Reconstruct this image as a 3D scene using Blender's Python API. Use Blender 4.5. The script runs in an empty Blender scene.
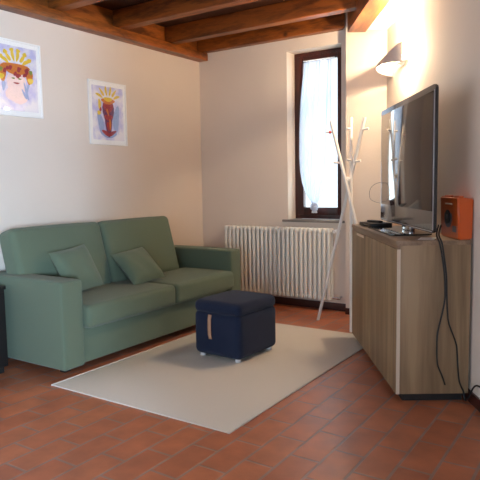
import bpy, bmesh, math, random
from math import sin, cos, pi, radians
from mathutils import Vector, Matrix
random.seed(7)
C = bpy.context.scene.collection

# ------------------------------------------------------------------ materials
def srgb(r, g, b):
    f = lambda c: (c/255)/12.92 if c <= 10 else ((c/255+.055)/1.055)**2.4
    return (f(r), f(g), f(b), 1)
def mat(name, col, rough=.6, metal=0, spec=.5, noise=0, scale=30, bump=0, bscale=None, stretch=(1, 1, 1), coat=0, sheen=0):
    m = bpy.data.materials.new(name); m.use_nodes = True
    nt = m.node_tree; N = nt.nodes; L = nt.links; b = N['Principled BSDF']
    b.inputs['Base Color'].default_value = col
    b.inputs['Roughness'].default_value = rough; b.inputs['Metallic'].default_value = metal
    b.inputs['Specular IOR Level'].default_value = spec
    b.inputs['Coat Weight'].default_value = coat
    b.inputs['Sheen Weight'].default_value = sheen
    if noise or bump:
        tc = N.new('ShaderNodeTexCoord'); mp = N.new('ShaderNodeMapping'); mp.inputs['Scale'].default_value = stretch
        L.new(tc.outputs['Object'], mp.inputs['Vector'])
        if noise:
            n = N.new('ShaderNodeTexNoise'); n.inputs['Scale'].default_value = scale; n.inputs['Detail'].default_value = 5
            L.new(mp.outputs[0], n.inputs['Vector'])
            mx = N.new('ShaderNodeMix'); mx.data_type = 'RGBA'
            mx.inputs[6].default_value = tuple(c*(1-noise) for c in col[:3])+(1,)
            mx.inputs[7].default_value = tuple(min(1, c*(1+noise)) for c in col[:3])+(1,)
            L.new(n.outputs['Fac'], mx.inputs[0]); L.new(mx.outputs[2], b.inputs['Base Color'])
        if bump:
            n2 = N.new('ShaderNodeTexNoise'); n2.inputs['Scale'].default_value = bscale or scale; n2.inputs['Detail'].default_value = 3
            L.new(mp.outputs[0], n2.inputs['Vector'])
            bp = N.new('ShaderNodeBump'); bp.inputs['Strength'].default_value = bump; bp.inputs['Distance'].default_value = .01
            L.new(n2.outputs['Fac'], bp.inputs['Height']); L.new(bp.outputs[0], b.inputs['Normal'])
    return m

def wood(name, c1, c2, stretch, scale=3.0, rough=.45, knots=False, fine=.35):
    m = bpy.data.materials.new(name); m.use_nodes = True
    nt = m.node_tree; N = nt.nodes; L = nt.links; b = N['Principled BSDF']; b.inputs['Roughness'].default_value = rough
    tc = N.new('ShaderNodeTexCoord'); mp = N.new('ShaderNodeMapping'); mp.inputs['Scale'].default_value = stretch
    L.new(tc.outputs['Object'], mp.inputs['Vector'])
    n = N.new('ShaderNodeTexNoise'); n.inputs['Scale'].default_value = scale; n.inputs['Detail'].default_value = 6; n.inputs['Distortion'].default_value = .6
    n3 = N.new('ShaderNodeTexNoise'); n3.inputs['Scale'].default_value = scale*7; n3.inputs['Detail'].default_value = 2
    L.new(mp.outputs[0], n.inputs['Vector']); L.new(mp.outputs[0], n3.inputs['Vector'])
    ad = N.new('ShaderNodeMath'); ad.operation = 'MULTIPLY_ADD'; ad.inputs[1].default_value = fine
    L.new(n3.outputs['Fac'], ad.inputs[0]); L.new(n.outputs['Fac'], ad.inputs[2])
    rp = N.new('ShaderNodeValToRGB'); rp.color_ramp.elements[0].position = .35+fine*.5; rp.color_ramp.elements[1].position = .62+fine*.5
    rp.color_ramp.elements[0].color = c1; rp.color_ramp.elements[1].color = c2
    L.new(ad.outputs[0], rp.inputs[0])
    out = rp.outputs[0]
    if knots:
        v = N.new('ShaderNodeTexVoronoi'); v.inputs['Scale'].default_value = 2.2
        L.new(tc.outputs['Object'], v.inputs['Vector'])
        r2 = N.new('ShaderNodeValToRGB'); r2.color_ramp.elements[0].position = .03; r2.color_ramp.elements[1].position = .09
        r2.color_ramp.elements[0].color = (.25, .2, .15, 1); r2.color_ramp.elements[1].color = (1, 1, 1, 1)
        L.new(v.outputs['Distance'], r2.inputs[0])
        mu = N.new('ShaderNodeMix'); mu.data_type = 'RGBA'; mu.blend_type = 'MULTIPLY'; mu.inputs[0].default_value = 1
        L.new(out, mu.inputs[6]); L.new(r2.outputs[0], mu.inputs[7]); out = mu.outputs[2]
    L.new(out, b.inputs['Base Color'])
    bp = N.new('ShaderNodeBump'); bp.inputs['Strength'].default_value = .15; bp.inputs['Distance'].default_value = .004
    L.new(ad.outputs[0], bp.inputs['Height']); L.new(bp.outputs[0], b.inputs['Normal'])
    return m

M = {}
M['wall'] = mat('painted_plaster', srgb(222, 209, 196), .9, noise=.03, scale=2.5, bump=.12, bscale=60, spec=.2)
M['ceil_white'] = mat('white_plaster', srgb(235, 230, 222), .9, bump=.1, bscale=50, spec=.2)
M['beam'] = wood('varnished_beam', srgb(92, 46, 14), srgb(160, 88, 30), (3, .5, 3), 3.5, .42, knots=True)
M['joist'] = wood('varnished_joist', srgb(84, 42, 12), srgb(146, 80, 26), (.5, 3, 3), 3.5, .42, knots=True)
M['plank'] = wood('dark_plank', srgb(40, 20, 10), srgb(66, 34, 16), (3, .5, 1), 3, .5)
M['skirt'] = mat('dark_skirting', srgb(62, 28, 22), .35, noise=.2, scale=15)
M['sofa'] = mat('sage_fabric', srgb(96, 109, 90), .92, noise=.10, scale=220, bump=.25, bscale=420, spec=.2, sheen=.15)
M['black'] = mat('black_plastic', srgb(24, 23, 24), .4)
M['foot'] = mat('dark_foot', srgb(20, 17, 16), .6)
M['navy'] = mat('navy_fabric', srgb(32, 42, 66), .92, noise=.12, scale=300, bump=.3, bscale=500, spec=.15, sheen=.1)
M['leather'] = mat('tan_leather', srgb(196, 152, 122), .6, noise=.08, scale=60)
M['whitepl'] = mat('white_plastic', srgb(230, 232, 236), .4)
M['rad'] = mat('radiator_enamel', srgb(236, 234, 226), .35)
M['rackw'] = mat('white_lacquer', srgb(235, 232, 226), .4)
M['red'] = mat('red_cap', srgb(190, 45, 40), .5)
M['chrome'] = mat('chrome', srgb(200, 200, 205), .15, metal=1)
M['winwood'] = wood('dark_red_window_wood', srgb(44, 16, 14), srgb(72, 26, 20), (3, 3, .5), 4, .35)
M['stone'] = mat('grey_stone', srgb(120, 112, 106), .5, noise=.15, scale=40)
M['cab'] = wood('grey_oak_laminate', srgb(120, 96, 70), srgb(156, 130, 98), (4, 4, .25), 2.0, .5, fine=.2)
M['cabedge'] = mat('light_oak_edge', srgb(206, 188, 166), .5, noise=.06, scale=40)
M['cabtop'] = wood('oak_laminate_top', srgb(112, 88, 68), srgb(146, 120, 94), (6, .35, 6), 2.4, .45, fine=.25)
M['bezel'] = mat('glossy_dark_bezel', srgb(40, 39, 42), .12, coat=.5)
M['screen'] = mat('screen_glass', srgb(50, 44, 44), .06, spec=.5)
M['silver'] = mat('silver_trim', srgb(150, 152, 162), .3, metal=.7)
M['glassblk'] = mat('smoked_glass', srgb(30, 38, 40), .04, spec=.9)
M['orange'] = mat('orange_lacquer', srgb(196, 82, 22), .3, noise=.06, scale=20, coat=.3)
M['dial'] = mat('dark_dial', srgb(28, 30, 34), .4)
M['dialring'] = mat('grey_dial_ring', srgb(92, 92, 96), .4)
M['paper'] = mat('white_paper', srgb(246, 244, 240), .8)
M['pframe'] = mat('white_frame', srgb(240, 238, 234), .45)
M['sconce'] = mat('brushed_sconce', srgb(190, 186, 184), .5, metal=.0)
M['cable'] = mat('black_cable', srgb(26, 24, 24), .5)
M['greycable'] = mat('grey_cable', srgb(96, 92, 92), .5)
M['p_yellow'] = mat('paint_yellow', srgb(226, 190, 60), .7, noise=.15, scale=80)
M['p_orange'] = mat('paint_orange', srgb(206, 120, 50), .7, noise=.15, scale=80)
M['p_red'] = mat('paint_crimson', srgb(160, 54, 60), .7, noise=.3, scale=60)
M['p_purple'] = mat('paint_plum', srgb(104, 52, 92), .7, noise=.35, scale=60)
M['p_blue'] = mat('paint_pale_blue', srgb(150, 166, 206), .7, noise=.2, scale=60)
M['p_green'] = mat('paint_olive', srgb(128, 138, 66), .7, noise=.2, scale=60)
M['p_pink'] = mat('paint_pink', srgb(236, 208, 204), .7, noise=.15, scale=60)

# art paper: lavender wash on white
def art_paper():
    m = mat('watercolour_paper', srgb(226, 222, 230), .8)
    nt = m.node_tree; N = nt.nodes; L = nt.links
    tc = N.new('ShaderNodeTexCoord'); n = N.new('ShaderNodeTexNoise'); n.inputs['Scale'].default_value = 7; n.inputs['Detail'].default_value = 3
    L.new(tc.outputs['Object'], n.inputs['Vector'])
    r = N.new('ShaderNodeValToRGB'); r.color_ramp.elements[0].color = srgb(192, 188, 224); r.color_ramp.elements[1].color = srgb(236, 230, 232)
    r.color_ramp.elements[0].position = .4; r.color_ramp.elements[1].position = .6
    L.new(n.outputs['Fac'], r.inputs[0]); L.new(r.outputs[0], N['Principled BSDF'].inputs['Base Color'])
    return m
M['art'] = art_paper()

def glass(name, refl=.25, tint=(1, 1, 1, 1)):
    m = bpy.data.materials.new(name); m.use_nodes = True
    nt = m.node_tree; N = nt.nodes; L = nt.links; N.remove(N['Principled BSDF'])
    t = N.new('ShaderNodeBsdfTransparent'); t.inputs[0].default_value = tint
    g = N.new('ShaderNodeBsdfGlossy'); g.inputs['Roughness'].default_value = .02
    f = N.new('ShaderNodeFresnel'); f.inputs[0].default_value = 1.5
    mx = N.new('ShaderNodeMixShader')
    ge = N.new('ShaderNodeNewGeometry'); sb = N.new('ShaderNodeMath'); sb.operation = 'SUBTRACT'; sb.inputs[0].default_value = 1
    mu = N.new('ShaderNodeMath'); mu.operation = 'MULTIPLY'
    L.new(ge.outputs['Backfacing'], sb.inputs[1]); L.new(sb.outputs[0], mu.inputs[0]); L.new(f.outputs[0], mu.inputs[1])
    L.new(mu.outputs[0], mx.inputs[0]); L.new(t.outputs[0], mx.inputs[1]); L.new(g.outputs[0], mx.inputs[2])
    L.new(mx.outputs[0], N['Material Output'].inputs[0])
    return m
M['glass'] = glass('clear_glass')

def sheer():
    m = bpy.data.materials.new('sheer_curtain'); m.use_nodes = True
    nt = m.node_tree; N = nt.nodes; L = nt.links; N.remove(N['Principled BSDF'])
    t = N.new('ShaderNodeBsdfTransparent'); tl = N.new('ShaderNodeBsdfTranslucent'); d = N.new('ShaderNodeBsdfDiffuse')
    tl.inputs[0].default_value = srgb(222, 232, 246); d.inputs[0].default_value = srgb(232, 236, 245)
    a = N.new('ShaderNodeMixShader'); a.inputs[0].default_value = .55
    L.new(tl.outputs[0], a.inputs[1]); L.new(d.outputs[0], a.inputs[2])
    b = N.new('ShaderNodeMixShader'); b.inputs[0].default_value = .78
    L.new(t.outputs[0], b.inputs[1]); L.new(a.outputs[0], b.inputs[2])
    L.new(b.outputs[0], N['Material Output'].inputs[0])
    return m
M['sheer'] = sheer()

def emis(name, col, s):
    m = bpy.data.materials.new(name); m.use_nodes = True
    b = m.node_tree.nodes['Principled BSDF']; b.inputs['Emission Color'].default_value = col; b.inputs['Emission Strength'].default_value = s
    return m
M['bulb'] = emis('lit_halogen_bulb', (1, .8, .55, 1), 30)

def floor_mat():
    m = bpy.data.materials.new('terracotta_tiles'); m.use_nodes = True
    nt = m.node_tree; N = nt.nodes; L = nt.links; b = N['Principled BSDF']
    tc = N.new('ShaderNodeTexCoord'); sx = N.new('ShaderNodeSeparateXYZ'); L.new(tc.outputs['Object'], sx.inputs[0])
    ay = N.new('ShaderNodeMath'); ay.operation = 'ADD'; ay.inputs[1].default_value = 17.5-3.33+.175
    ax = N.new('ShaderNodeMath'); ax.operation = 'ADD'; ax.inputs[1].default_value = .751+.1755*60
    L.new(sx.outputs[1], ay.inputs[0]); L.new(sx.outputs[0], ax.inputs[0])
    cb = N.new('ShaderNodeCombineXYZ'); L.new(ay.outputs[0], cb.inputs[0]); L.new(ax.outputs[0], cb.inputs[1])
    # a slight wobble so that the joints are not ruler-straight
    nz = N.new('ShaderNodeTexNoise'); nz.inputs['Scale'].default_value = 5; L.new(tc.outputs['Object'], nz.inputs['Vector'])
    vm = N.new('ShaderNodeVectorMath'); vm.operation = 'SCALE'; vm.inputs['Scale'].default_value = .008; L.new(nz.outputs['Color'], vm.inputs[0])
    va = N.new('ShaderNodeVectorMath'); va.operation = 'ADD'; L.new(cb.outputs[0], va.inputs[0]); L.new(vm.outputs[0], va.inputs[1])
    br = N.new('ShaderNodeTexBrick'); L.new(va.outputs[0], br.inputs['Vector'])
    br.offset = .5; br.offset_frequency = 2; br.squash = 1; br.squash_frequency = 1
    br.inputs['Scale'].default_value = 1; br.inputs['Brick Width'].default_value = .35; br.inputs['Row Height'].default_value = .1755
    br.inputs['Mortar Size'].default_value = .009; br.inputs['Mortar Smooth'].default_value = .3; br.inputs['Bias'].default_value = 0
    br.inputs['Color1'].default_value = srgb(202, 126, 90); br.inputs['Color2'].default_value = srgb(190, 114, 82)
    br.inputs['Mortar'].default_value = srgb(164, 134, 124)
    n2 = N.new('ShaderNodeTexNoise'); n2.inputs['Scale'].default_value = 6; n2.inputs['Detail'].default_value = 6; L.new(tc.outputs['Object'], n2.inputs['Vector'])
    rp = N.new('ShaderNodeValToRGB'); rp.color_ramp.elements[0].position = .3; rp.color_ramp.elements[1].position = .75
    rp.color_ramp.elements[0].color = (.72, .68, .66, 1); rp.color_ramp.elements[1].color = (1.1, 1.08, 1.05, 1); L.new(n2.outputs['Fac'], rp.inputs[0])
    mx = N.new('ShaderNodeMix'); mx.data_type = 'RGBA'; mx.blend_type = 'MULTIPLY'; mx.inputs[0].default_value = 1
    L.new(br.outputs['Color'], mx.inputs[6]); L.new(rp.outputs[0], mx.inputs[7]); L.new(mx.outputs[2], b.inputs['Base Color'])
    rr = N.new('ShaderNodeMapRange'); rr.inputs['To Min'].default_value = .28; rr.inputs['To Max'].default_value = .48
    L.new(n2.outputs['Fac'], rr.inputs[0]); L.new(rr.outputs[0], b.inputs['Roughness'])
    bp = N.new('ShaderNodeBump'); bp.inputs['Strength'].default_value = .5; bp.inputs['Distance'].default_value = .004; bp.invert = True
    L.new(br.outputs['Fac'], bp.inputs['Height']); L.new(bp.outputs[0], b.inputs['Normal'])
    return m
M['floor'] = floor_mat()

def rug_mat():
    m = bpy.data.materials.new('woven_beige_rug'); m.use_nodes = True
    nt = m.node_tree; N = nt.nodes; L = nt.links; b = N['Principled BSDF']; b.inputs['Roughness'].default_value = .95; b.inputs['Specular IOR Level'].default_value = .15
    tc = N.new('ShaderNodeTexCoord'); w = N.new('ShaderNodeTexWave'); w.bands_direction = 'Y'; w.inputs['Scale'].default_value = 30; w.inputs['Distortion'].default_value = 2
    w.inputs['Detail'].default_value = 2
    n = N.new('ShaderNodeTexNoise'); n.inputs['Scale'].default_value = 250
    L.new(tc.outputs['Object'], w.inputs['Vector']); L.new(tc.outputs['Object'], n.inputs['Vector'])
    ad = N.new('ShaderNodeMath'); ad.operation = 'MULTIPLY_ADD'; ad.inputs[1].default_value = .5; L.new(w.outputs['Fac'], ad.inputs[0]); L.new(n.outputs['Fac'], ad.inputs[2])
    r = N.new('ShaderNodeValToRGB'); r.color_ramp.elements[0].position = .2; r.color_ramp.elements[1].position = 1
    r.color_ramp.elements[0].color = srgb(208, 203, 196); r.color_ramp.elements[1].color = srgb(232, 226, 217); L.new(ad.outputs[0], r.inputs[0])
    L.new(r.outputs[0], b.inputs['Base Color'])
    bp = N.new('ShaderNodeBump'); bp.inputs['Strength'].default_value = .3; bp.inputs['Distance'].default_value = .003
    L.new(ad.outputs[0], bp.inputs['Height']); L.new(bp.outputs[0], b.inputs['Normal'])
    return m
M['rug'] = rug_mat()
M['rugedge'] = mat('rug_binding', srgb(218, 212, 204), .9, bump=.2, bscale=200)

# ------------------------------------------------------------------ mesh helpers
class MB:
    def __init__(s): s.bm = bmesh.new()
    def box(s, x0, x1, y0, y1, z0, z1, bev=0, seg=2):
        r = bmesh.ops.create_cube(s.bm, size=1)
        vs = r['verts']
        bmesh.ops.scale(s.bm, vec=(x1-x0, y1-y0, z1-z0), verts=vs)
        bmesh.ops.translate(s.bm, vec=((x0+x1)/2, (y0+y1)/2, (z0+z1)/2), verts=vs)
        if bev:
            es = list({e for v in vs for e in v.link_edges})
            bmesh.ops.bevel(s.bm, geom=es, offset=bev, segments=seg, profile=.6, affect='EDGES')
        return s
    def tube(s, pts, r, n=10, r1=None):
        pts = [Vector(p) for p in pts]; rings = []
        for i, p in enumerate(pts):
            t = (pts[min(i+1, len(pts)-1)]-pts[max(i-1, 0)]).normalized()
            up = Vector((0, 0, 1)) if abs(t.z) < .95 else Vector((1, 0, 0))
            a = t.cross(up).normalized(); b = t.cross(a)
            rr = r if r1 is None else r+(r1-r)*i/(len(pts)-1)
            rings.append([s.bm.verts.new(p+(a*cos(2*pi*k/n)+b*sin(2*pi*k/n))*rr) for k in range(n)])
        for i in range(len(rings)-1):
            for k in range(n):
                s.bm.faces.new((rings[i][k], rings[i][(k+1) % n], rings[i+1][(k+1) % n], rings[i+1][k]))
        s.bm.faces.new(rings[0][::-1]); s.bm.faces.new(rings[-1])
        return s
    def puff(s, c, h, r, bulge=(0, 0, 0), ni=8, nc=5):
        """rounded, slightly inflated box: centre c, half sizes h, corner radius r, extra bulge at the middle of each face"""
        def co(hh):
            a = [-hh+r*(1-cos(pi/2*k/nc)) for k in range(nc)]
            inner = [(-hh+r)+(2*hh-2*r)*k/ni for k in range(ni+1)]
            return a+inner+[-x for x in a[::-1]]
        cs = [co(x) for x in h]; c = Vector(c); cache = {}
        def P(q):
            key = tuple(round(x, 6) for x in q)
            if key in cache: return cache[key]
            cl = Vector([max(-(h[i]-r), min(h[i]-r, q[i])) for i in range(3)]); d = Vector(q)-cl
            p = cl+d.normalized()*r if d.length > 1e-9 else Vector(q)
            nq = [q[i]/h[i] for i in range(3)]
            for i in range(3):
                o = [j for j in range(3) if j != i]
                p[i] += bulge[i]*nq[i]*(1-nq[o[0]]**2)*(1-nq[o[1]]**2)
            v = s.bm.verts.new(c+p); cache[key] = v; return v
        for ax in range(3):
            o = [j for j in range(3) if j != ax]
            for sg in (-1, 1):
                U, V = cs[o[0]], cs[o[1]]
                for i in range(len(U)-1):
                    for j in range(len(V)-1):
                        qs = []
                        for (a, b) in ((i, j), (i+1, j), (i+1, j+1), (i, j+1)):
                            q = [0, 0, 0]; q[ax] = sg*h[ax]; q[o[0]] = U[a]; q[o[1]] = V[b]; qs.append(q)
                        vs = [P(q) for q in qs]
                        if len(set(vs)) == 4:
                            try: s.bm.faces.new(vs)
                            except ValueError: pass
        bmesh.ops.recalc_face_normals(s.bm, faces=s.bm.faces[:])
        return s
    def prism(s, poly, axis, a0, a1):
        """polygon in the two other axes extruded along axis"""
        o = [i for i in range(3) if i != axis]
        def mk(p, a):
            q = [0, 0, 0]; q[axis] = a; q[o[0]] = p[0]; q[o[1]] = p[1]; return s.bm.verts.new(q)
        A = [mk(p, a0) for p in poly]; B = [mk(p, a1) for p in poly]; n = len(poly)
        s.bm.faces.new(A); s.bm.faces.new(B[::-1])
        for i in range(n): s.bm.faces.new((A[i], B[i], B[(i+1) % n], A[(i+1) % n]))
        bmesh.ops.recalc_face_normals(s.bm, faces=s.bm.faces[:])
        return s
    def xf(s, mtx): bmesh.ops.transform(s.bm, matrix=mtx, verts=s.bm.verts[:]); return s
    def build(s, name, m, parent=None, smooth=True, bev=0):
        me = bpy.data.meshes.new(name); s.bm.normal_update(); s.bm.to_mesh(me); s.bm.free()
        me.materials.append(m)
        o = bpy.data.objects.new(name, me); C.objects.link(o)
        if parent: o.parent = parent
        if smooth:
            for p in me.polygons: p.use_smooth = True
            me.set_sharp_from_angle(angle=radians(38))
        return o
def empty(name, loc=(0, 0, 0), rz=0):
    o = bpy.data.objects.new(name, None); C.objects.link(o); o.location = loc; o.rotation_euler = (0, 0, rz); o.empty_display_size = .1
    return o
def tag(o, label, cat, group=None):
    o['label'] = label; o['category'] = cat
    if group: o['group'] = group
    return o
def struct(o): o['kind'] = 'structure'; return o
def smoothpts(pts, n=6):
    P = [Vector(p) for p in pts]; out = []
    for i in range(len(P)-1):
        p0 = P[max(i-1, 0)]; p1 = P[i]; p2 = P[i+1]; p3 = P[min(i+2, len(P)-1)]
        for k in range(n):
            t = k/n
            out.append(.5*((2*p1)+(-p0+p2)*t+(2*p0-5*p1+4*p2-p3)*t*t+(-p0+3*p1-3*p2+p3)*t**3))
    out.append(P[-1]); return out

# ------------------------------------------------------------------ TV-wall frame: local X = n (into the wall), local Y = u (away from camera)
TH = radians(33.18); A = Vector((-.883, 3.902, 0)); U = Vector((-sin(TH), cos(TH), 0)); Nn = Vector((cos(TH), sin(TH), 0))
def W(n, u, z=0): return A+Nn*n+U*u+Vector((0, 0, z))
WN = .06   # wall plane offset
XL = -4.59; YB = 6.0; YP = 5.87; ZT = 3.26

# ------------------------------------------------------------------ room shell
XR = 6.2; YN = -5.6
struct(MB().box(XL-.3, XR+.3, YN-.3, YB+.35, -.12, 0).build('floor', M['floor'], smooth=False))
b = MB().box(XL-.3, XR+.3, YN-.3, YB+.35, ZT, ZT+.12)
struct(b.build('ceiling', M['plank'], smooth=False))
struct(MB().box(XL-.3, XL, YN-.3, YB+.35, 0, ZT).build('wall_left', M['wall'], smooth=False))
# back wall with the window opening
wx0, wx1, wz0, wz1 = -3.33, -2.655, 1.0, 2.94
b = MB()
b.box(XL, wx0, YB, YB+.35, 0, ZT); b.box(wx1, -1.9, YB, YB+.35, 0, ZT)
b.box(wx0, wx1, YB, YB+.35, 0, wz0); b.box(wx0, wx1, YB, YB+.35, wz1, ZT)
struct(b.build('wall_back', M['wall'], smooth=False))
# pillar beside the window
px0 = -2.545
cr = W(WN, 0); ucorner = (YP-cr.y)/U.y; cx = cr.x+U.x*ucorner
struct(MB().prism([(px0, YP), (cx+.0, YP), (cx+.25, YB-.001), (px0, YB-.001)], 2, 0, ZT).build('wall_pillar', M['wall'], smooth=False))
# TV wall and what follows behind the photographer
e1 = (1.2, None); tE = (1.2-cr.x)/U.x; yE = cr.y+U.y*tE
def wallseg(name, p, q, th, m=M['wall']):
    p = Vector((p[0], p[1])); q = Vector((q[0], q[1])); d = (q-p).normalized(); nn = Vector((d.y, -d.x))*th
    return struct(MB().prism([tuple(p), tuple(q), tuple(q+nn), tuple(p+nn)], 2, 0, ZT).build(name, m, smooth=False))
wallseg('wall_right', (cx, YP), (1.2, yE), -.25)
wallseg('wall_side', (1.2, yE), (1.2, -.16), -.25)
wallseg('wall_partition', (1.2, -.16), (XR, -.16), -.25)
# far right wall with a window, wall behind with a window
b = MB(); b.box(XR, XR+.3, YN, -.16, 0, .9); b.box(XR, XR+.3, YN, -.16, 2.4, ZT); b.box(XR, XR+.3, YN, -4.7, .9, 2.4); b.box(XR, XR+.3, -3.7, -.16, .9, 2.4)
struct(b.build('wall_far_right', M['wall'], smooth=False))
b = MB(); b.box(XL, XR, YN-.3, YN, 0, .9); b.box(XL, XR, YN-.3, YN, 2.4, ZT); b.box(XL, .6, YN-.3, YN, .9, 2.4); b.box(2.2, XR, YN-.3, YN, .9, 2.4)
struct(b.build('wall_behind', M['wall'], smooth=False))

# baseboards
bt = .016
struct(MB().box(XL+.0, XL+bt, YN, YB, 0, .085, .003).build('baseboard_left', M['skirt']))
struct(MB().box(XL, px0, YB-bt, YB, 0, .085, .003).build('baseboard_back', M['skirt']))
struct(MB().box(px0-.0, cx+.01, YP-bt, YP, 0, .07, .003).build('baseboard_pillar', M['skirt']))
o = MB().box(WN-bt, WN, -2.4, ucorner+.01, 0, .075, .003).build('baseboard_right', M['skirt']); o.location = A; o.rotation_euler.z = TH; struct(o)

# ------------------------------------------------------------------ ceiling timbers
b = MB().box(XL, -4.45, -.5, YB, 2.98, 3.07, .006); b.box(XL, -4.545, -.5, YB-.02, 3.07, ZT)
struct(b.build('trim_1', M['beam'])) 
k = 2
def beam_n_x(y): return A.x+(-.335-(y-A.y)*Nn.y)/Nn.x
for y0, wd in ((5.9, .1), (5.295, .12), (4.475, .12), (3.655, .12), (2.835, .12), (2.015, .12), (1.195, .12), (.375, .12)):
    xe0 = beam_n_x(y0)+.02; xe1 = beam_n_x(y0+wd)+.02
    o = MB().prism([(-4.54, y0), (xe0, y0), (xe1, y0+wd), (-4.54, y0+wd)], 2, 3.071, ZT+.0).build('trim_%d' % k, M['joist']); k += 1
    md = o.modifiers.new('bevel', 'BEVEL'); md.width = .008; md.segments = 2
    struct(o)
# main beam parallel to the right wall
o = MB().box(-.335, -.150, -4.2, ucorner+.04, 2.955, ZT, .008).build('trim_%d' % k, M['beam']); o.location = A; o.rotation_euler.z = TH; struct(o); k += 1
o = MB().box(-.150, WN, -4.2, ucorner, 2.966, ZT-.001).build('ceiling_strip', M['ceil_white'], smooth=False); o.location = A; o.rotation_euler.z = TH; struct(o)

# ------------------------------------------------------------------ window_1
w = empty('window_1', (0, 0, 0)); struct(w)
fy0, fy1 = 6.185, 6.25
b = MB(); b.box(wx0, wx0+.05, fy0, fy1, 1.02, wz1, .004); b.box(wx1-.05, wx1, fy0, fy1, 1.02, wz1, .004)
b.box(wx0+.05, wx1-.05, fy0, fy1, wz1-.05, wz1, .004); b.box(wx0+.05, wx1-.05, fy0, fy1, 1.02, 1.07, .004)
b.build('window_frame', M['winwood'], w)
b = MB(); sx0, sx1, sz0, sz1 = wx0+.045, wx1-.045, 1.065, wz1-.045; s_ = .075
b.box(sx0, sx0+s_, fy0-.02, fy1-.02, sz0, sz1, .006); b.box(sx1-s_, sx1, fy0-.02, fy1-.02, sz0, sz1, .006)
b.box(sx0+s_, sx1-s_, fy0-.02, fy1-.02, sz1-.06, sz1, .006); b.box(sx0+s_, sx1-s_, fy0-.02, fy1-.02, sz0, sz0+.09, .006)
sash = b.build('sash', M['winwood'], w)
MB().box(sx0+s_, sx1-s_, fy0+.012, fy0+.018, sz0+.09, sz1-.06).build('pane', M['glass'], sash)
MB().box(wx0-.06, wx1+.04, 5.965, 6.2, .992, 1.018, .004).build('window_sill', M['stone'], w)
# other windows (behind the photographer)
for nm, bx in (('window_2', (XR+.1, XR+.16, -4.7, -3.7, .9, 2.4)), ('window_3', (.6, 2.2, YN-.16, YN-.1, .9, 2.4))):
    x0, x1, y0, y1, z0, z1 = bx; b = MB()
    if nm == 'window_2':
        b.box(x0, x1, y0, y0+.05, z0, z1); b.box(x0, x1, y1-.05, y1, z0, z1); b.box(x0, x1, y0+.05, y1-.05, z0, z0+.05); b.box(x0, x1, y0+.05, y1-.05, z1-.05, z1)
    else:
        for xx in (x0, (x0+x1)/2-.025, x1-.05): b.box(xx, xx+.05, y0, y1, z0, z1)
        for zz in (z0, z1-.05): b.box(x0, x1, y0+.005, y1-.005, zz, zz+.05)
    struct(b.build(nm, M['winwood'], smooth=False))

# ------------------------------------------------------------------ curtain
def curtain():
    zz = lambda py: 2.82-(py-62)*.01150
    xx = lambda px: -3.185+(px-303)*.01240
    L_ = [(62, 303.5), (75, 302.5), (90, 300.5), (105, 299), (130, 298), (155, 298), (170, 299), (182, 301), (192, 304.5), (199, 309), (204, 313)]
    R_ = [(62, 332), (75, 332), (90, 331.5), (105, 331.5), (130, 331.5), (150, 331), (168, 329.5), (180, 326.5), (190, 323), (198, 319.5), (204, 317)]
    rows = 60; cols = 48; b = MB(); g = []
    def itp(T, y):
        for i in range(len(T)-1):
            if T[i][0] <= y <= T[i+1][0]:
                t = (y-T[i][0])/(T[i+1][0]-T[i][0]); return T[i][1]*(1-t)+T[i+1][1]*t
        return T[-1][1]
    for r in range(rows+1):
        py = 62+(204-62)*r/rows; xl = xx(itp(L_, py)); xr = xx(itp(R_, py)); row = []
        f = (r/rows)**2
        for c in range(cols+1):
            t = c/cols
            y = 6.125+.007*sin(t*pi*15+r*.03)*(1-.2*f)+.010*sin(t*pi*5+1+r*.05)*(1-f)-.05*sin(pi*t)*f
            row.append(b.bm.verts.new((xl+(xr-xl)*t, y, zz(py))))
        g.append(row)
    for r in range(rows):
        for c in range(cols): b.bm.faces.new((g[r][c], g[r+1][c], g[r+1][c+1], g[r][c+1]))
    return b, xx(315), zz(206)
cb, kx, kz = curtain()
ct = empty('curtain', (-2.99, 6.125, 1.2))
def rel(o, root):
    o.parent = root; o.matrix_parent_inverse = Matrix.Translation(root.location).inverted(); return o
fab = rel(cb.build('fabric', M['sheer']), ct)
sm = fab.modifiers.new('thickness', 'SOLIDIFY'); sm.thickness = .0012
b = MB()
for i in range(7):   # gathered knot with a small rosette of cloth
    a = 2*pi*i/7; b.puff((kx+.028*cos(a), 6.10, kz+.03*sin(a)), (.024, .02, .022), .018, ni=1, nc=3)
b.puff((kx, 6.085, kz), (.022, .02, .022), .019, ni=1, nc=3)
for i in range(3): b.tube([(kx+.01*(i-1), 6.1, kz-.02), (kx+.022*(i-1), 6.1, kz-.07)], .011, 8, .016)
rel(b.build('knot', M['sheer']), ct)
rod = MB().tube([(-3.19, 6.142, 2.835), (-2.80, 6.142, 2.835)], .006, 8)
rel(rod.build('rod', M['whitepl']), ct)
tag(ct, 'sheer white curtain knotted at the bottom, hanging on the dark narrow window', 'curtain')

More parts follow.
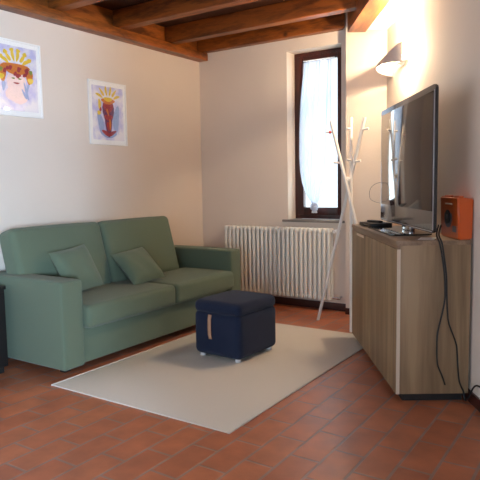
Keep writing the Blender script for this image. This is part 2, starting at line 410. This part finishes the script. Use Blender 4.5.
# ------------------------------------------------------------------ sofa
SX = -3.55
sofa = empty('sofa', (-4.05, 4.07, 0)); tag(sofa, 'sage green fabric two-seat sofa with block arms against the left wall', 'sofa')
def S(b, name, m=M['sofa']): return rel(b.build(name, m), sofa)
arms = [S(MB().puff((-4.03, 2.955, .38), (.49, .105, .345), .022, (.004, .004, .008)), 'arm')]
arms.append(S(MB().puff((-4.03, 5.205, .385), (.49, .095, .35), .022, (.004, .004, .008)), 'arm'))
for yy in (2.955, 5.205):   # the seam welt that runs round the arm front
    hw = .098 if yy < 4 else .088; zt = .715
    b = MB().tube([(SX+.004, yy-hw, .07), (SX+.004, yy-hw, zt-.02), (SX+.004, yy-hw+.02, zt-.003), (SX+.004, yy+hw-.02, zt-.003), (SX+.004, yy+hw, zt-.02), (SX+.004, yy+hw, .07)], .0035, 6)
    b.build('piping', M['sofa'], arms[0 if yy < 4 else 1])
S(MB().puff((-4.04, 4.067, .185), (.465, 1.01, .145), .012, (.003, 0, 0)), 'base')
S(MB().puff((-4.49, 4.067, .39), (.075, 1.0, .33), .03), 'back_frame')
seat = [(3.065, 4.140), (4.150, 5.105)]
for y0, y1 in seat:
    o = S(MB().puff((-3.835, (y0+y1)/2, .420), (.345, (y1-y0)/2, .096), .042, (.018, .0, .020)), 'seat_cushion')
backs = [(2.935, 3.925), (3.935, 4.935)]
for y0, y1 in backs:
    b = MB().puff((0, 0, 0), (.11, (y1-y0)/2, .315), .055, (.03, .0, .008))
    b.xf(Matrix.Translation((-4.27, (y0+y1)/2, .785)) @ Matrix.Rotation(radians(-15), 4, 'Y'))
    S(b, 'back_cushion')
for x in (-3.72, -4.45):
    for y in (3.0, 5.15): S(MB().box(x-.03, x+.03, y-.03, y+.03, -.0305, .042, .004), 'foot', M['foot'])

sofa.scale = (.979,)*3; sofa.location = (-4.05*.979, 4.07*.979, 1.45*(1-.979))
# throw cushions
def pillow(hw, hh, t):
    b = MB(); n = 18; g = {}
    for side in (1, -1):
        for i in range(n+1):
            for j in range(n+1):
                a = -1+2*i/n; c = -1+2*j/n
                k_ = (1-a**4)*(1-c**4)
                edge = i in (0, n) or j in (0, n)
                pin = 1-.05*((1-a*a)+(1-c*c))*(0.5)
                if edge and side == -1: g[(side, i, j)] = g[(1, i, j)]; continue
                wr = .004*sin(a*7+c*3)*k_
                g[(side, i, j)] = b.bm.verts.new((side*(t*k_**.6)+wr, a*hw*(1-.06*(1-c*c)), c*hh*(1-.06*(1-a*a))))
        for i in range(n):
            for j in range(n):
                f = (g[(side, i, j)], g[(side, i+1, j)], g[(side, i+1, j+1)], g[(side, i, j+1)])
                b.bm.faces.new(f if side == 1 else f[::-1])
    return b
def throw(cy, cx, cz, roll, lean, yaw, label):
    r = empty('throw_cushion', (cx, cy, cz)); r.rotation_mode = 'QUATERNION'
    mt = Matrix.Rotation(radians(yaw), 4, 'Z') @ Matrix.Rotation(radians(lean), 4, 'Y') @ Matrix.Rotation(radians(roll), 4, 'X')
    r.rotation_quaternion = mt.to_quaternion()
    r.scale = (.979,)*3; r.location = (cx*.979, cy*.979, 1.45-(1.45-cz)*.979)
    pillow(.205, .205, .075).build('cover', M['sofa'], r)
    pts = []
    for k_ in range(41):
        t = k_/40*4; e = int(min(t, 3.999)); s = t-e; a, c = [(-1+2*s, -1), (1, -1+2*s), (1-2*s, 1), (-1, 1-2*s)][e]
        pts.append((0, a*.205*(1-.06*(1-c*c)), c*.205*(1-.06*(1-a*a))))
    MB().tube(pts, .0035, 6).build('piping', M['sofa'], r)
    tag(r, label, 'cushion', 'throw cushions on the sofa'); return r
throw(3.37, -3.96, .735, 6, -28, 0, 'small sage square cushion leaning on the left half of the sofa back')
throw(4.09, -3.92, .675, 7, -46, -8, 'small sage square cushion tilted on its corner between the two seat cushions')

sb = empty('shade_block', (-4.28, 2.45, 0)); tag(sb, 'dark low block added for the shade at the far left edge, beside the sofa arm', 'cabinet')  # added cabinet-shaped dark block, stands in for the shade beside the sofa arm
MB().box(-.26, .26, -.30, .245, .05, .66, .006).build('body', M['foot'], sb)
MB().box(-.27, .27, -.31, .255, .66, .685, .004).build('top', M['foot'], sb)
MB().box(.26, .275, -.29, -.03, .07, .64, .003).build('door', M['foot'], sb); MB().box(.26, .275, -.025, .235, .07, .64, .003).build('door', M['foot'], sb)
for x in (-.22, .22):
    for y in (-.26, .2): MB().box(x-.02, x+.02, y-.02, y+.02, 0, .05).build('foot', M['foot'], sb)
# ------------------------------------------------------------------ rug
rg = empty('rug', (-2.67, 3.88, 0)); tag(rg, 'large flat woven beige rug with pale bound edges under the ottoman', 'rug')
rx0, rx1, ry0, ry1 = -3.46, -1.885, 2.665, 5.105
rel(MB().box(rx0, rx1, ry0, ry1, 0.0005, .008, .003).build('pile', M['rug']), rg)
for x in (rx0, rx1):
    rel(MB().box(x-.008, x+.008, ry0-.004, ry1+.004, .0005, .011, .004).build('binding', M['rugedge']), rg)

# ------------------------------------------------------------------ ottoman
ot = empty('ottoman', (-2.765, 4.05, .008), radians(-3)); tag(ot, 'navy blue fabric storage ottoman with tan pull strap on the rug', 'ottoman')
hx, hy = .243, .278
MB().puff((0, 0, .205), (hx, hy, .185), .05, (.004, .004, 0)).build('body', M['navy'], ot)
MB().puff((0, 0, .425), (hx, hy, .056), .05, (.003, .003, .014)).build('lid', M['navy'], ot)
b = MB()
pts = [(-.055, -hy-.004, .37), (-.055, -hy-.014, .33), (-.055, -hy-.016, .26), (-.055, -hy-.013, .20), (-.055, -hy-.003, .165)]
for i in range(len(pts)-1):
    p, q = pts[i], pts[i+1]
    v = [b.bm.verts.new(c) for c in ((p[0]-.017, p[1], p[2]), (p[0]+.017, p[1], p[2]), (q[0]+.017, q[1], q[2]), (q[0]-.017, q[1], q[2]))]
    b.bm.faces.new(v)
bmesh.ops.remove_doubles(b.bm, verts=b.bm.verts[:], dist=.0005)
st = b.build('pull_strap', M['leather'], ot); sm = st.modifiers.new('thickness', 'SOLIDIFY'); sm.thickness = .004; sm.offset = 0; st['label'] = 'tan leather pull strap'
for x in (-1, 1):
    for y in (-1, 1):
        MB().tube([(x*(hx-.058), y*(hy-.055), 0), (x*(hx-.058), y*(hy-.055), .03), (x*(hx-.058), y*(hy-.055), .04)], .026, 16).build('foot', M['whitepl'], ot)

# ------------------------------------------------------------------ radiator
rad = empty('radiator', (-3.43, 5.9, 0)); tag(rad, 'white tubular column radiator on the back wall below the window', 'radiator')
nS = 25; rxa, rxb = -4.155, -2.715; pitch = (rxb-rxa)/nS; zt, zb = .935, .13
b = MB()
for yo in (-.036, .036):
    b.tube([(0, yo, zb+.03), (0, yo, zt-.03)], .0195, 12)
b.puff((0, 0, zt-.028), (.0225, .058, .030), .018, ni=2, nc=3); b.puff((0, 0, zb+.028), (.0225, .058, .028), .016, ni=2, nc=3)
b.tube([(-pitch/2, 0, zt-.03), (pitch/2, 0, zt-.03)], .014, 10); b.tube([(-pitch/2, 0, zb+.03), (pitch/2, 0, zb+.03)], .014, 10)
sec = b.build('radiator_section', M['rad']); rad_y = 5.90
for i in range(nS):
    o = sec if i == 0 else sec.copy()
    if i: C.objects.link(o)
    o.parent = rad; o.location = (rxa+pitch*(i+.5)+3.43, 0, 0)
def Rr(b, n, m): o = b.build(n, m); return rel(o, rad)
xv = rxb
Rr(MB().tube([(xv, 5.9, zt-.03), (xv+.05, 5.9, zt-.03)], .011, 10).tube([(xv+.05, 5.9, zt-.03), (xv+.05, 5.985, zt-.03)], .011, 10).tube([(xv+.03, 5.9, zt-.03), (xv+.068, 5.9, zt-.03)], .019, 12), 'valve', M['chrome'])
Rr(MB().tube([(xv+.05, 5.90, zt-.03), (xv+.05, 5.87, zt-.03), (xv+.05, 5.83, zt-.03)], .022, 14, .017), 'valve_knob', M['whitepl'])
Rr(MB().tube([(xv, 5.9, zb+.03), (xv+.07, 5.9, zb+.03), (xv+.07, 5.985, zb+.03)], .011, 10).tube([(xv+.05, 5.9, zb+.03), (xv+.09, 5.9, zb+.03)], .017, 12), 'valve', M['chrome'])
for x in (-4.0, -2.9): Rr(MB().box(x-.012, x+.012, 5.93, 5.999, zb+.08, zb+.11), 'bracket', M['rad'])

# ------------------------------------------------------------------ coat rack
cr_ = empty('coat_rack', (-2.25, 5.3, 0)); tag(cr_, 'white coat stand of three crossed poles between the radiator and the wooden cabinet', 'coat rack')
poles = [((-2.684, 5.466, 0), (-2.105, 5.30, 2.05)), ((-1.895, 5.25, 0), (-2.445, 5.28, 2.04)), ((-2.185, 5.17, 0), (-2.285, 5.40, 2.07))]
for i, (p, q) in enumerate(poles):
    po = rel(MB().tube([p, q], .016, 12).build('pole', M['rackw']), cr_)
    P, Q = Vector(p), Vector(q); d = (Q-P).normalized()
    for f, s, m in ((.945, 1, 'red' if i == 1 else 'rackw'), (.80, 1, 'rackw')):
        c = P+(Q-P)*f; out = [Vector((.9, -.3, .08)), Vector((-.9, -.3, .05)), Vector((-.2, -.95, .05))][i].normalized()
        pg = MB().tube([c, c+out*.075], .0105, 10).build('peg', M[m] if 0 else M['rackw'])
        pg.parent = po
        if m == 'red': cpo = MB().tube([c+out*.025, c+out*.045], .0135, 10).build('ring', M['red'], po); cpo['label'] = 'small red ring'
c = Vector((-2.285, 5.33, 1.47)); rel(MB().puff(c, (.028, .035, .026), .02, ni=2, nc=3).build('joint', M['rackw']), cr_)

# ------------------------------------------------------------------ cabinet (local frame n,u,z)
CB = empty('cabinet', A, TH); tag(CB, 'grey oak laminate cabinet along the right wall under the television', 'cabinet')
u0, u1, n0, n1, cz0, cz1 = -.035, 1.54, -.43, WN-.018, .055, 1.065
tt = .03
MB().box(n0-.004, n1, u0-.004, u1+.004, cz1-tt, cz1, .002).build('top', M['cabtop'], CB)
MB().box(n0+.02, n1, u0, u0+.02, cz0, cz1-tt, .001).build('side_panel', M['cab'], CB)
MB().box(n0+.02, n1, u1-.02, u1, cz0, cz1-tt, .001).build('side_panel', M['cab'], CB)
MB().box(n0+.02, n1-.01, u0+.02, u1-.02, cz0, cz0+.02).build('bottom_panel', M['cab'], CB)
MB().box(n1-.008, n1, u0+.02, u1-.02, cz0+.02, cz1-tt).build('back_panel', M['cab'], CB)
MB().box(n0+.04, n1-.01, .742, .762, cz0+.02, cz1-tt).build('divider', M['cab'], CB)
for a, c in ((u0, .7515), (.7525, u1)):
    d = MB()
    d.box(n0, n0+.018, a, c, cz0, cz1-tt-.024, .001)
    door = d.build('door', M['cab'], CB)
    e = MB().box(n0-.0006, n0+.022, a-.0015, a+.0002, cz0, cz1-tt-.024)
    if a == u0: e.build('edge_band', M['cabedge'], door)
    else: e.bm.free()
MB().box(n0+.002, n0+.018, u0, u1, cz1-tt-.022, cz1-tt, .001).build('top_rail', M['cabtop'], CB)
MB().box(n0-.006, n0+.004, 1.02, 1.30, cz1-tt-.05, cz1-tt-.03, .002).build('handle', M['cabedge'], door)
MB().box(n0+.05, n1-.03, u0+.03, 1.12, 0, cz0).build('plinth', M['foot'], CB)
for (nn, uu, zb_) in ((n0+.1, u1-.1, .0085), (n1-.06, u1-.1, 0)):
    MB().box(nn-.03, nn+.03, uu-.03, uu+.03, zb_, cz0).build('foot', M['foot'], CB)

# ------------------------------------------------------------------ television
tv = empty('television', A+Vector((0, 0, cz1)), TH); tag(tv, 'large flat-screen television with glossy dark bezel on a smoked glass foot', 'television')
ta, tb, z0_, z1_ = -.035, 1.42, .045, .985; nf = -.205
def rrect(y0, y1, z0, z1, r, n=5):
    out = []
    for (cy, cz, a0) in ((y1-r, z0+r, -90), (y1-r, z1-r, 0), (y0+r, z1-r, 90), (y0+r, z0+r, 180)):
        for k_ in range(n+1):
            a = radians(a0+90*k_/n); out.append((cy+r*cos(a), cz+r*sin(a)))
    return out
bz = MB().prism(rrect(ta, tb, z0_, z1_, .028), 0, nf+.004, nf+.018).build('bezel', M['bezel'], tv)
MB().prism(rrect(ta+.004, tb-.004, z0_+.004, z1_-.004, .026), 0, nf+.018, nf+.026).build('back_cover', M['black'], tv)
MB().box(nf+.026, nf+.075, ta+.25, tb-.15, z0_+.12, z1_-.12, .015).build('back_housing', M['black'], tv)
MB().box(nf, nf+.0045, ta+.035, tb-.035, z0_+.14, z1_-.04, .001).build('screen', M['screen'], tv)
MB().prism(rrect(ta+.002, ta+.020, z0_+.02, z1_-.035, .004, 2), 0, nf+.001, nf+.0055).build('side_trim', M['silver'], bz)
MB().box(nf-.001, nf+.004, ta+.03, tb-.03, z0_+.006, z0_+.012).build('bottom_trim', M['silver'], bz)
MB().box(nf+.02, nf+.06, .56, .78, .012, .10, .006).build('neck', M['chrome'], tv)
st = MB().prism([(-.39, .34), (-.39, 1.04), (-.365, 1.07), (-.12, 1.07), (-.09, 1.04), (-.09, .34), (-.12, .31), (-.365, .31)], 2, .001, .012).build('stand_base', M['glassblk'], tv)

# ------------------------------------------------------------------ things on the cabinet
db = empty('decoder_box', W(-.285, 1.25, cz1), TH+radians(10)); tag(db, 'flat black decoder box lying at the far end of the cabinet top', 'decoder')
MB().box(-.09, .09, -.14, .14, .004, .032, .003).build('case', M['black'], db)
MB().box(-.0915, -.0895, -.10, .06, .012, .022).build('front_panel', M['bezel'], db)
for x in (-.07, .07):
    for y in (-.12, .12): MB().box(x-.008, x+.008, y-.008, y+.008, 0, .004).build('foot', M['foot'], db)
rc = empty('remote_control', W(-.29, 1.25, cz1+.032), TH+radians(25)); tag(rc, 'slim black remote control resting on top of the decoder box', 'remote control')
rb = MB().puff((0, 0, .009), (.022, .085, .009), .007, ni=2, nc=3).build('body', M['black'], rc)
b = MB()
for i in range(3):
    for j in range(7): b.box(-.014+.011*i, -.008+.011*i, -.06+.018*j, -.051+.018*j, .0175, .0195)
b.build('buttons', M['greycable'], rb)
pc = MB().box(-.05, .05, -.08, .08, .0003, .0016).build('paper_card', M['paper']); pc.location = W(-.20, .09, cz1); pc.rotation_euler.z = TH-radians(24)
tag(pc, 'white paper card lying on the near end of the cabinet top', 'paper')

# orange retro radio / player
rdp = W(.004, .135, cz1)
ra = empty('radio', rdp, TH); tag(ra, 'orange box radio with round dark dial beside the television', 'radio')
b = MB()
prof = [(-.042, 0), (.046, 0), (.052, .262), (-.052, .275)]
v0 = [b.bm.verts.new((p[0], -.165, p[1])) for p in prof]; v1 = [b.bm.verts.new((p[0], .17, p[1])) for p in prof]
b.bm.faces.new(v0); b.bm.faces.new(v1[::-1])
for i in range(4): b.bm.faces.new((v0[i], v1[i], v1[(i+1) % 4], v0[(i+1) % 4]))
bmesh.ops.recalc_face_normals(b.bm, faces=b.bm.faces[:])
bmesh.ops.bevel(b.bm, geom=b.bm.edges[:], offset=.008, segments=3, affect='EDGES')
b.build('body', M['orange'], ra)
def disc(y, z, r, t, off): # on the room-facing side
    return MB().tube([(-.045-off, y, z), (-.045-off-t, y, z)], r, 28)
dr = disc(.02, .14, .072, .006, -.003).build('dial_ring', M['dialring'], ra)
disc(.02, .14, .046, .008, .001).build('dial', M['dial'], dr)
disc(.02, .14, .014, .006, .008).build('knob', M['dialring'], dr)
MB().box(-.055, -.042, -.06, .06, .222, .231, .001).build('slot', M['cabedge'], ra)
MB().box(-.048, -.04, -.125, -.065, .045, .085, .001).build('badge', M['dialring'], ra)
for y in (.03, -.15): MB().box(-.036, -.008, y, y+.10, .262, .281, .004).build('top_button', M['orange'], ra)

# ------------------------------------------------------------------ cables
def cable(name, pts, r, m, label):
    o = MB().tube(smoothpts(pts), r, 8).build(name, m); tag(o, label, 'cable'); return o
us = -.050
def sd(n, z, u=us): return tuple(W(n, u, z))
cable('power_cable', [W(-.150, .02, 1.16), W(-.175, -.02, 1.10), sd(-.165, 1.05), sd(-.148, .967), sd(-.13, .84), sd(-.125, .701), sd(-.14, .60), sd(-.168, .469), sd(-.172, .36), sd(-.165, .256), sd(-.135, .18), sd(-.115, .12)], .0055, M['cable'], 'thin black cable hanging down the cabinet side with a bulge to the left')
cable('power_cable', [W(-.135, .02, 1.16), W(-.16, -.02, 1.10), sd(-.15, 1.05), sd(-.136, .967), sd(-.118, .84), sd(-.113, .70), sd(-.107, .60), sd(-.096, .524), sd(-.050, .40), sd(-.040, .33), sd(-.034, .24), sd(-.022, .14), sd(.006, .07), sd(.012, .02, -.06), tuple(W(.018, -.10, .05)), tuple(W(.028, -.16, .14)), tuple(W(.028, -.24, .175)), tuple(W(.028, -.4, .18)), tuple(W(.028, -.7, .1))], .0055, M['cable'], 'black cable running down the cabinet side to the floor and off along the right wall')
cable('aerial_cable', [W(-.165, 1.25, 1.24), W(-.175, 1.40, 1.25), W(-.22, 1.56, 1.262), W(-.25, 1.636, 1.295), W(-.25, 1.64, 1.369), W(-.22, 1.58, 1.42), W(-.175, 1.40, 1.445), W(-.165, 1.25, 1.445)], .0022, M['greycable'], 'thin grey cable looping out past the far edge of the television')

# ------------------------------------------------------------------ wall sconce
sc = empty('wall_sconce', W(WN, 1.70, 2.54), TH); tag(sc, 'lit half-round metal wall lamp high above the television', 'wall lamp')
b = MB(); rows = []; nA = 28; nZ = 8
for j in range(nZ+1):
    t = j/nZ; row = []
    for i in range(nA+1):
        sn = sin(pi*i/nA); ztop = .085-.105*sn**1.6; zbot = -.085+.025*sn; z = ztop+(zbot-ztop)*t
        dp = .125+.02*t
        row.append(b.bm.verts.new((-dp*sn-(.105-.10*max(0, i/nA-.5)*2), -.36*cos(pi*i/nA), z)))
    rows.append(row)
for j in range(nZ):
    for i in range(nA): b.bm.faces.new((rows[j][i], rows[j][i+1], rows[j+1][i+1], rows[j+1][i]))
sh = b.build('shade', M['sconce'], sc); sm = sh.modifiers.new('thickness', 'SOLIDIFY'); sm.thickness = .004
MB().box(-.012, 0, -.05, .05, -.05, .05, .003).build('wall_plate', M['whitepl'], sc)
MB().tube([(-.01, 0, -.03), (-.228, 0, -.035)], .006, 8).build('support_arm', M['sconce'], sc)
MB().box(-.066, -.012, -.192, .012, -.035, -.015).build('lamp_holder', M['whitepl'], sc)
MB().tube([(-.075, -.23, 0), (-.075, -.13, 0)], .010, 10).build('bulb', M['bulb'], sc)

# ------------------------------------------------------------------ pictures
def picture(y0, y1, z0, z1, label, kind):
    t = .022; r = empty('framed_picture', (XL, (y0+y1)/2, z0)); w_ = (y1-y0)/2; h = z1-z0; fw = .014
    b = MB(); b.box(0, t, -w_, -w_+fw, 0, h, .002); b.box(0, t, w_-fw, w_, 0, h, .002); b.box(0, t, -w_+fw, w_-fw, h-fw, h, .002); b.box(0, t, -w_+fw, w_-fw, 0, fw, .002)
    b.build('frame', M['pframe'], r)
    MB().box(.002, .010, -w_+fw, w_-fw, fw, h-fw).build('mat_board', M['paper'], r)
    MB().box(.0165, .0185, -w_+fw, w_-fw, fw, h-fw).build('glass', M['glass'], r)
    # the watercolour: one sheet whose painted patches carry their own pigments
    AB = MB().box(.010, .0112, -w_+.045, w_-.045, .05, h-.05); slots = [M['art']]
    for f_ in AB.bm.faces: f_.material_index = 0
    def layer(blobs, m, lift):
        slots.append(m); b = AB
        for bi, (cy, cz, ry, rz, rot) in enumerate(blobs):
            vs = []
            for k_ in range(18):
                a = 2*pi*k_/18; q = 1+.12*sin(a*3+cy*40)
                yy = ry*q*cos(a); zz = rz*q*sin(a); R_ = radians(rot)
                vs.append(b.bm.verts.new((.0113+lift+bi*.00002, cy+yy*cos(R_)-zz*sin(R_), cz+yy*sin(R_)+zz*cos(R_))))
            fc = b.bm.faces.new(vs); fc.material_index = len(slots)-1; fc.normal_update()
            if fc.normal.x < 0: fc.normal_flip()
    rnd = random.Random(3 if kind else 5)
    if kind == 0:   # crowned head, pale face
        cz = h*.60
        layer([(0, h*.40, .095, .14, 0), (-.03, h*.30, .08, .08, 20), (.04, h*.24, .06, .05, 0)], M['p_pink'], .0003)
        layer([(.10, h*.34, .012, .08, 15), (.12, h*.40, .012, .06, -20), (.08, h*.30, .012, .05, 30), (-.13, h*.40, .02, .05, 0)], M['p_blue'], .0006)
        layer([(0, cz+.02, .145, .050, 0), (-.14, cz-.03, .040, .07, 10), (.14, cz-.04, .036, .06, -10)], M['p_orange'], .0009)
        layer([(-.15, cz-.06, .03, .025, 0), (.15, cz-.07, .03, .025, 0)]+[(.125*sin(a), cz+.05+.085*cos(a), .016, .050, -math.degrees(a)) for a in (-1.1, -.65, -.2, .2, .65, 1.1)]+[(.165*sin(a), cz+.055+.125*cos(a), .022, .018, 0) for a in (-1.1, -.65, -.2, .2, .65, 1.1)], M['p_yellow'], .0014)
        layer([(rnd.uniform(-.12, .12), cz+rnd.uniform(-.045, .03), .022, .016, rnd.uniform(0, 90)) for _ in range(12)]+[(.0, h*.44, .03, .008, 0)], M['p_red'], .0022)
        layer([(-.15, cz-.0, .018, .02, 0), (.155, cz+.005, .018, .02, 0), (-.03, h*.50, .018, .007, 0), (.035, h*.50, .018, .007, 0)], M['p_green'], .0028)
    else:           # crowned figure with dark narrow body
        cz = h*.68
        layer([(-.11, h*.34, .04, .11, 12), (.11, h*.42, .045, .14, -8), (0, h*.17, .11, .035, 0)], M['p_blue'], .0003)
        layer([(0, h*.52, .080, .13, 0), (0, h*.34, .050, .13, 0)], M['p_purple'], .0006)
        layer([(0, h*.61, .072, .06, 0), (0, h*.44, .060, .030, 0), (-.045, h*.19, .055, .022, -25), (.045, h*.19, .06, .020, 25), (0, h*.30, .03, .05, 0), (-.11, h*.56, .016, .03, 0)], M['p_red'], .0010)
        layer([(0, cz+.01, .095, .030, 0), (.02, h*.33, .014, .06, 0), (-.01, h*.52, .012, .04, 20)], M['p_orange'], .0016)
        layer([(.13*sin(a), cz+.03+.085*cos(a), .014, .050, -math.degrees(a)) for a in (-1.2, -.7, -.2, .25, .7, 1.2)]+[(-.12, h*.64, .020, .05, 0), (-.13, h*.50, .026, .022, 0), (0, cz+.03, .06, .022, 0)], M['p_yellow'], .0021)
    o = AB.build('artwork', M['art'], r, smooth=False)
    for m in slots[1:]: o.data.materials.append(m)
    tag(r, label, 'picture'); return r
picture(4.14, 4.665, 1.875, 2.525, 'white framed watercolour of a narrow crimson figure under yellow rays', 1)
picture(3.04, 3.575, 2.08, 2.742, 'white framed watercolour of a crowned pale face, cut off by the frame edge', 0)

# ------------------------------------------------------------------ lights
def area(name, loc, rot, sx, sy, p, col, spread=180):
    l = bpy.data.lights.new(name, 'AREA'); l.shape = 'RECTANGLE'; l.size = sx; l.size_y = sy; l.energy = p; l.color = col; l.spread = radians(spread)
    o = bpy.data.objects.new(name, l); C.objects.link(o); o.location = loc; o.rotation_euler = rot; return o
area('daylight_window_2', (XR+.05, -4.2, 1.65), (0, radians(90), 0), 1.4, 0.9, 1250, (.55, .76, 1), 90)
area('daylight_window_3', (1.4, YN-.05, 1.65), (radians(90), 0, 0), 1.4, 1.4, 100, (.52, .74, 1))
area('daylight_window_1', (-2.99, 6.3, 1.97), (radians(-90), 0, 0), 0.5, 1.7, 10, (.74, .93, 1))
l = bpy.data.lights.new('sconce_lamp', 'POINT'); l.energy = 130; l.color = (1, .76, .50); l.shadow_soft_size = .035
o = bpy.data.objects.new('sconce_lamp', l); C.objects.link(o); o.location = W(WN-.075, 1.52, 2.545)

wd = bpy.data.worlds.new('world'); bpy.context.scene.world = wd; wd.use_nodes = True
wd.node_tree.nodes['Background'].inputs[0].default_value = (.82, .92, 1, 1); wd.node_tree.nodes['Background'].inputs[1].default_value = 1.4

# ------------------------------------------------------------------ camera
yaw, pitch, roll, f = .589706353, .0969924589, .0171650127, 582.22
fw = Vector((-sin(yaw)*cos(pitch), cos(yaw)*cos(pitch), -sin(pitch))); rt = Vector((cos(yaw), sin(yaw), 0)); dn = fw.cross(rt)
r2 = rt*cos(roll)+dn*sin(roll); d2 = -rt*sin(roll)+dn*cos(roll)
cam = bpy.data.cameras.new('camera'); co = bpy.data.objects.new('camera', cam); C.objects.link(co)
m4 = Matrix((r2, -d2, -fw)).transposed().to_4x4(); m4.translation = (0, 0, 1.45); co.matrix_world = m4
cam.sensor_fit = 'HORIZONTAL'; cam.sensor_width = 36; cam.lens = f/480*36; cam.clip_start = .05
sc_ = bpy.context.scene; sc_.camera = co
sc_.view_settings.view_transform = 'Standard'; sc_.view_settings.look = 'None'; sc_.view_settings.gamma = 1; sc_.view_settings.use_curve_mapping = False
sc_.view_settings.exposure = 0.1
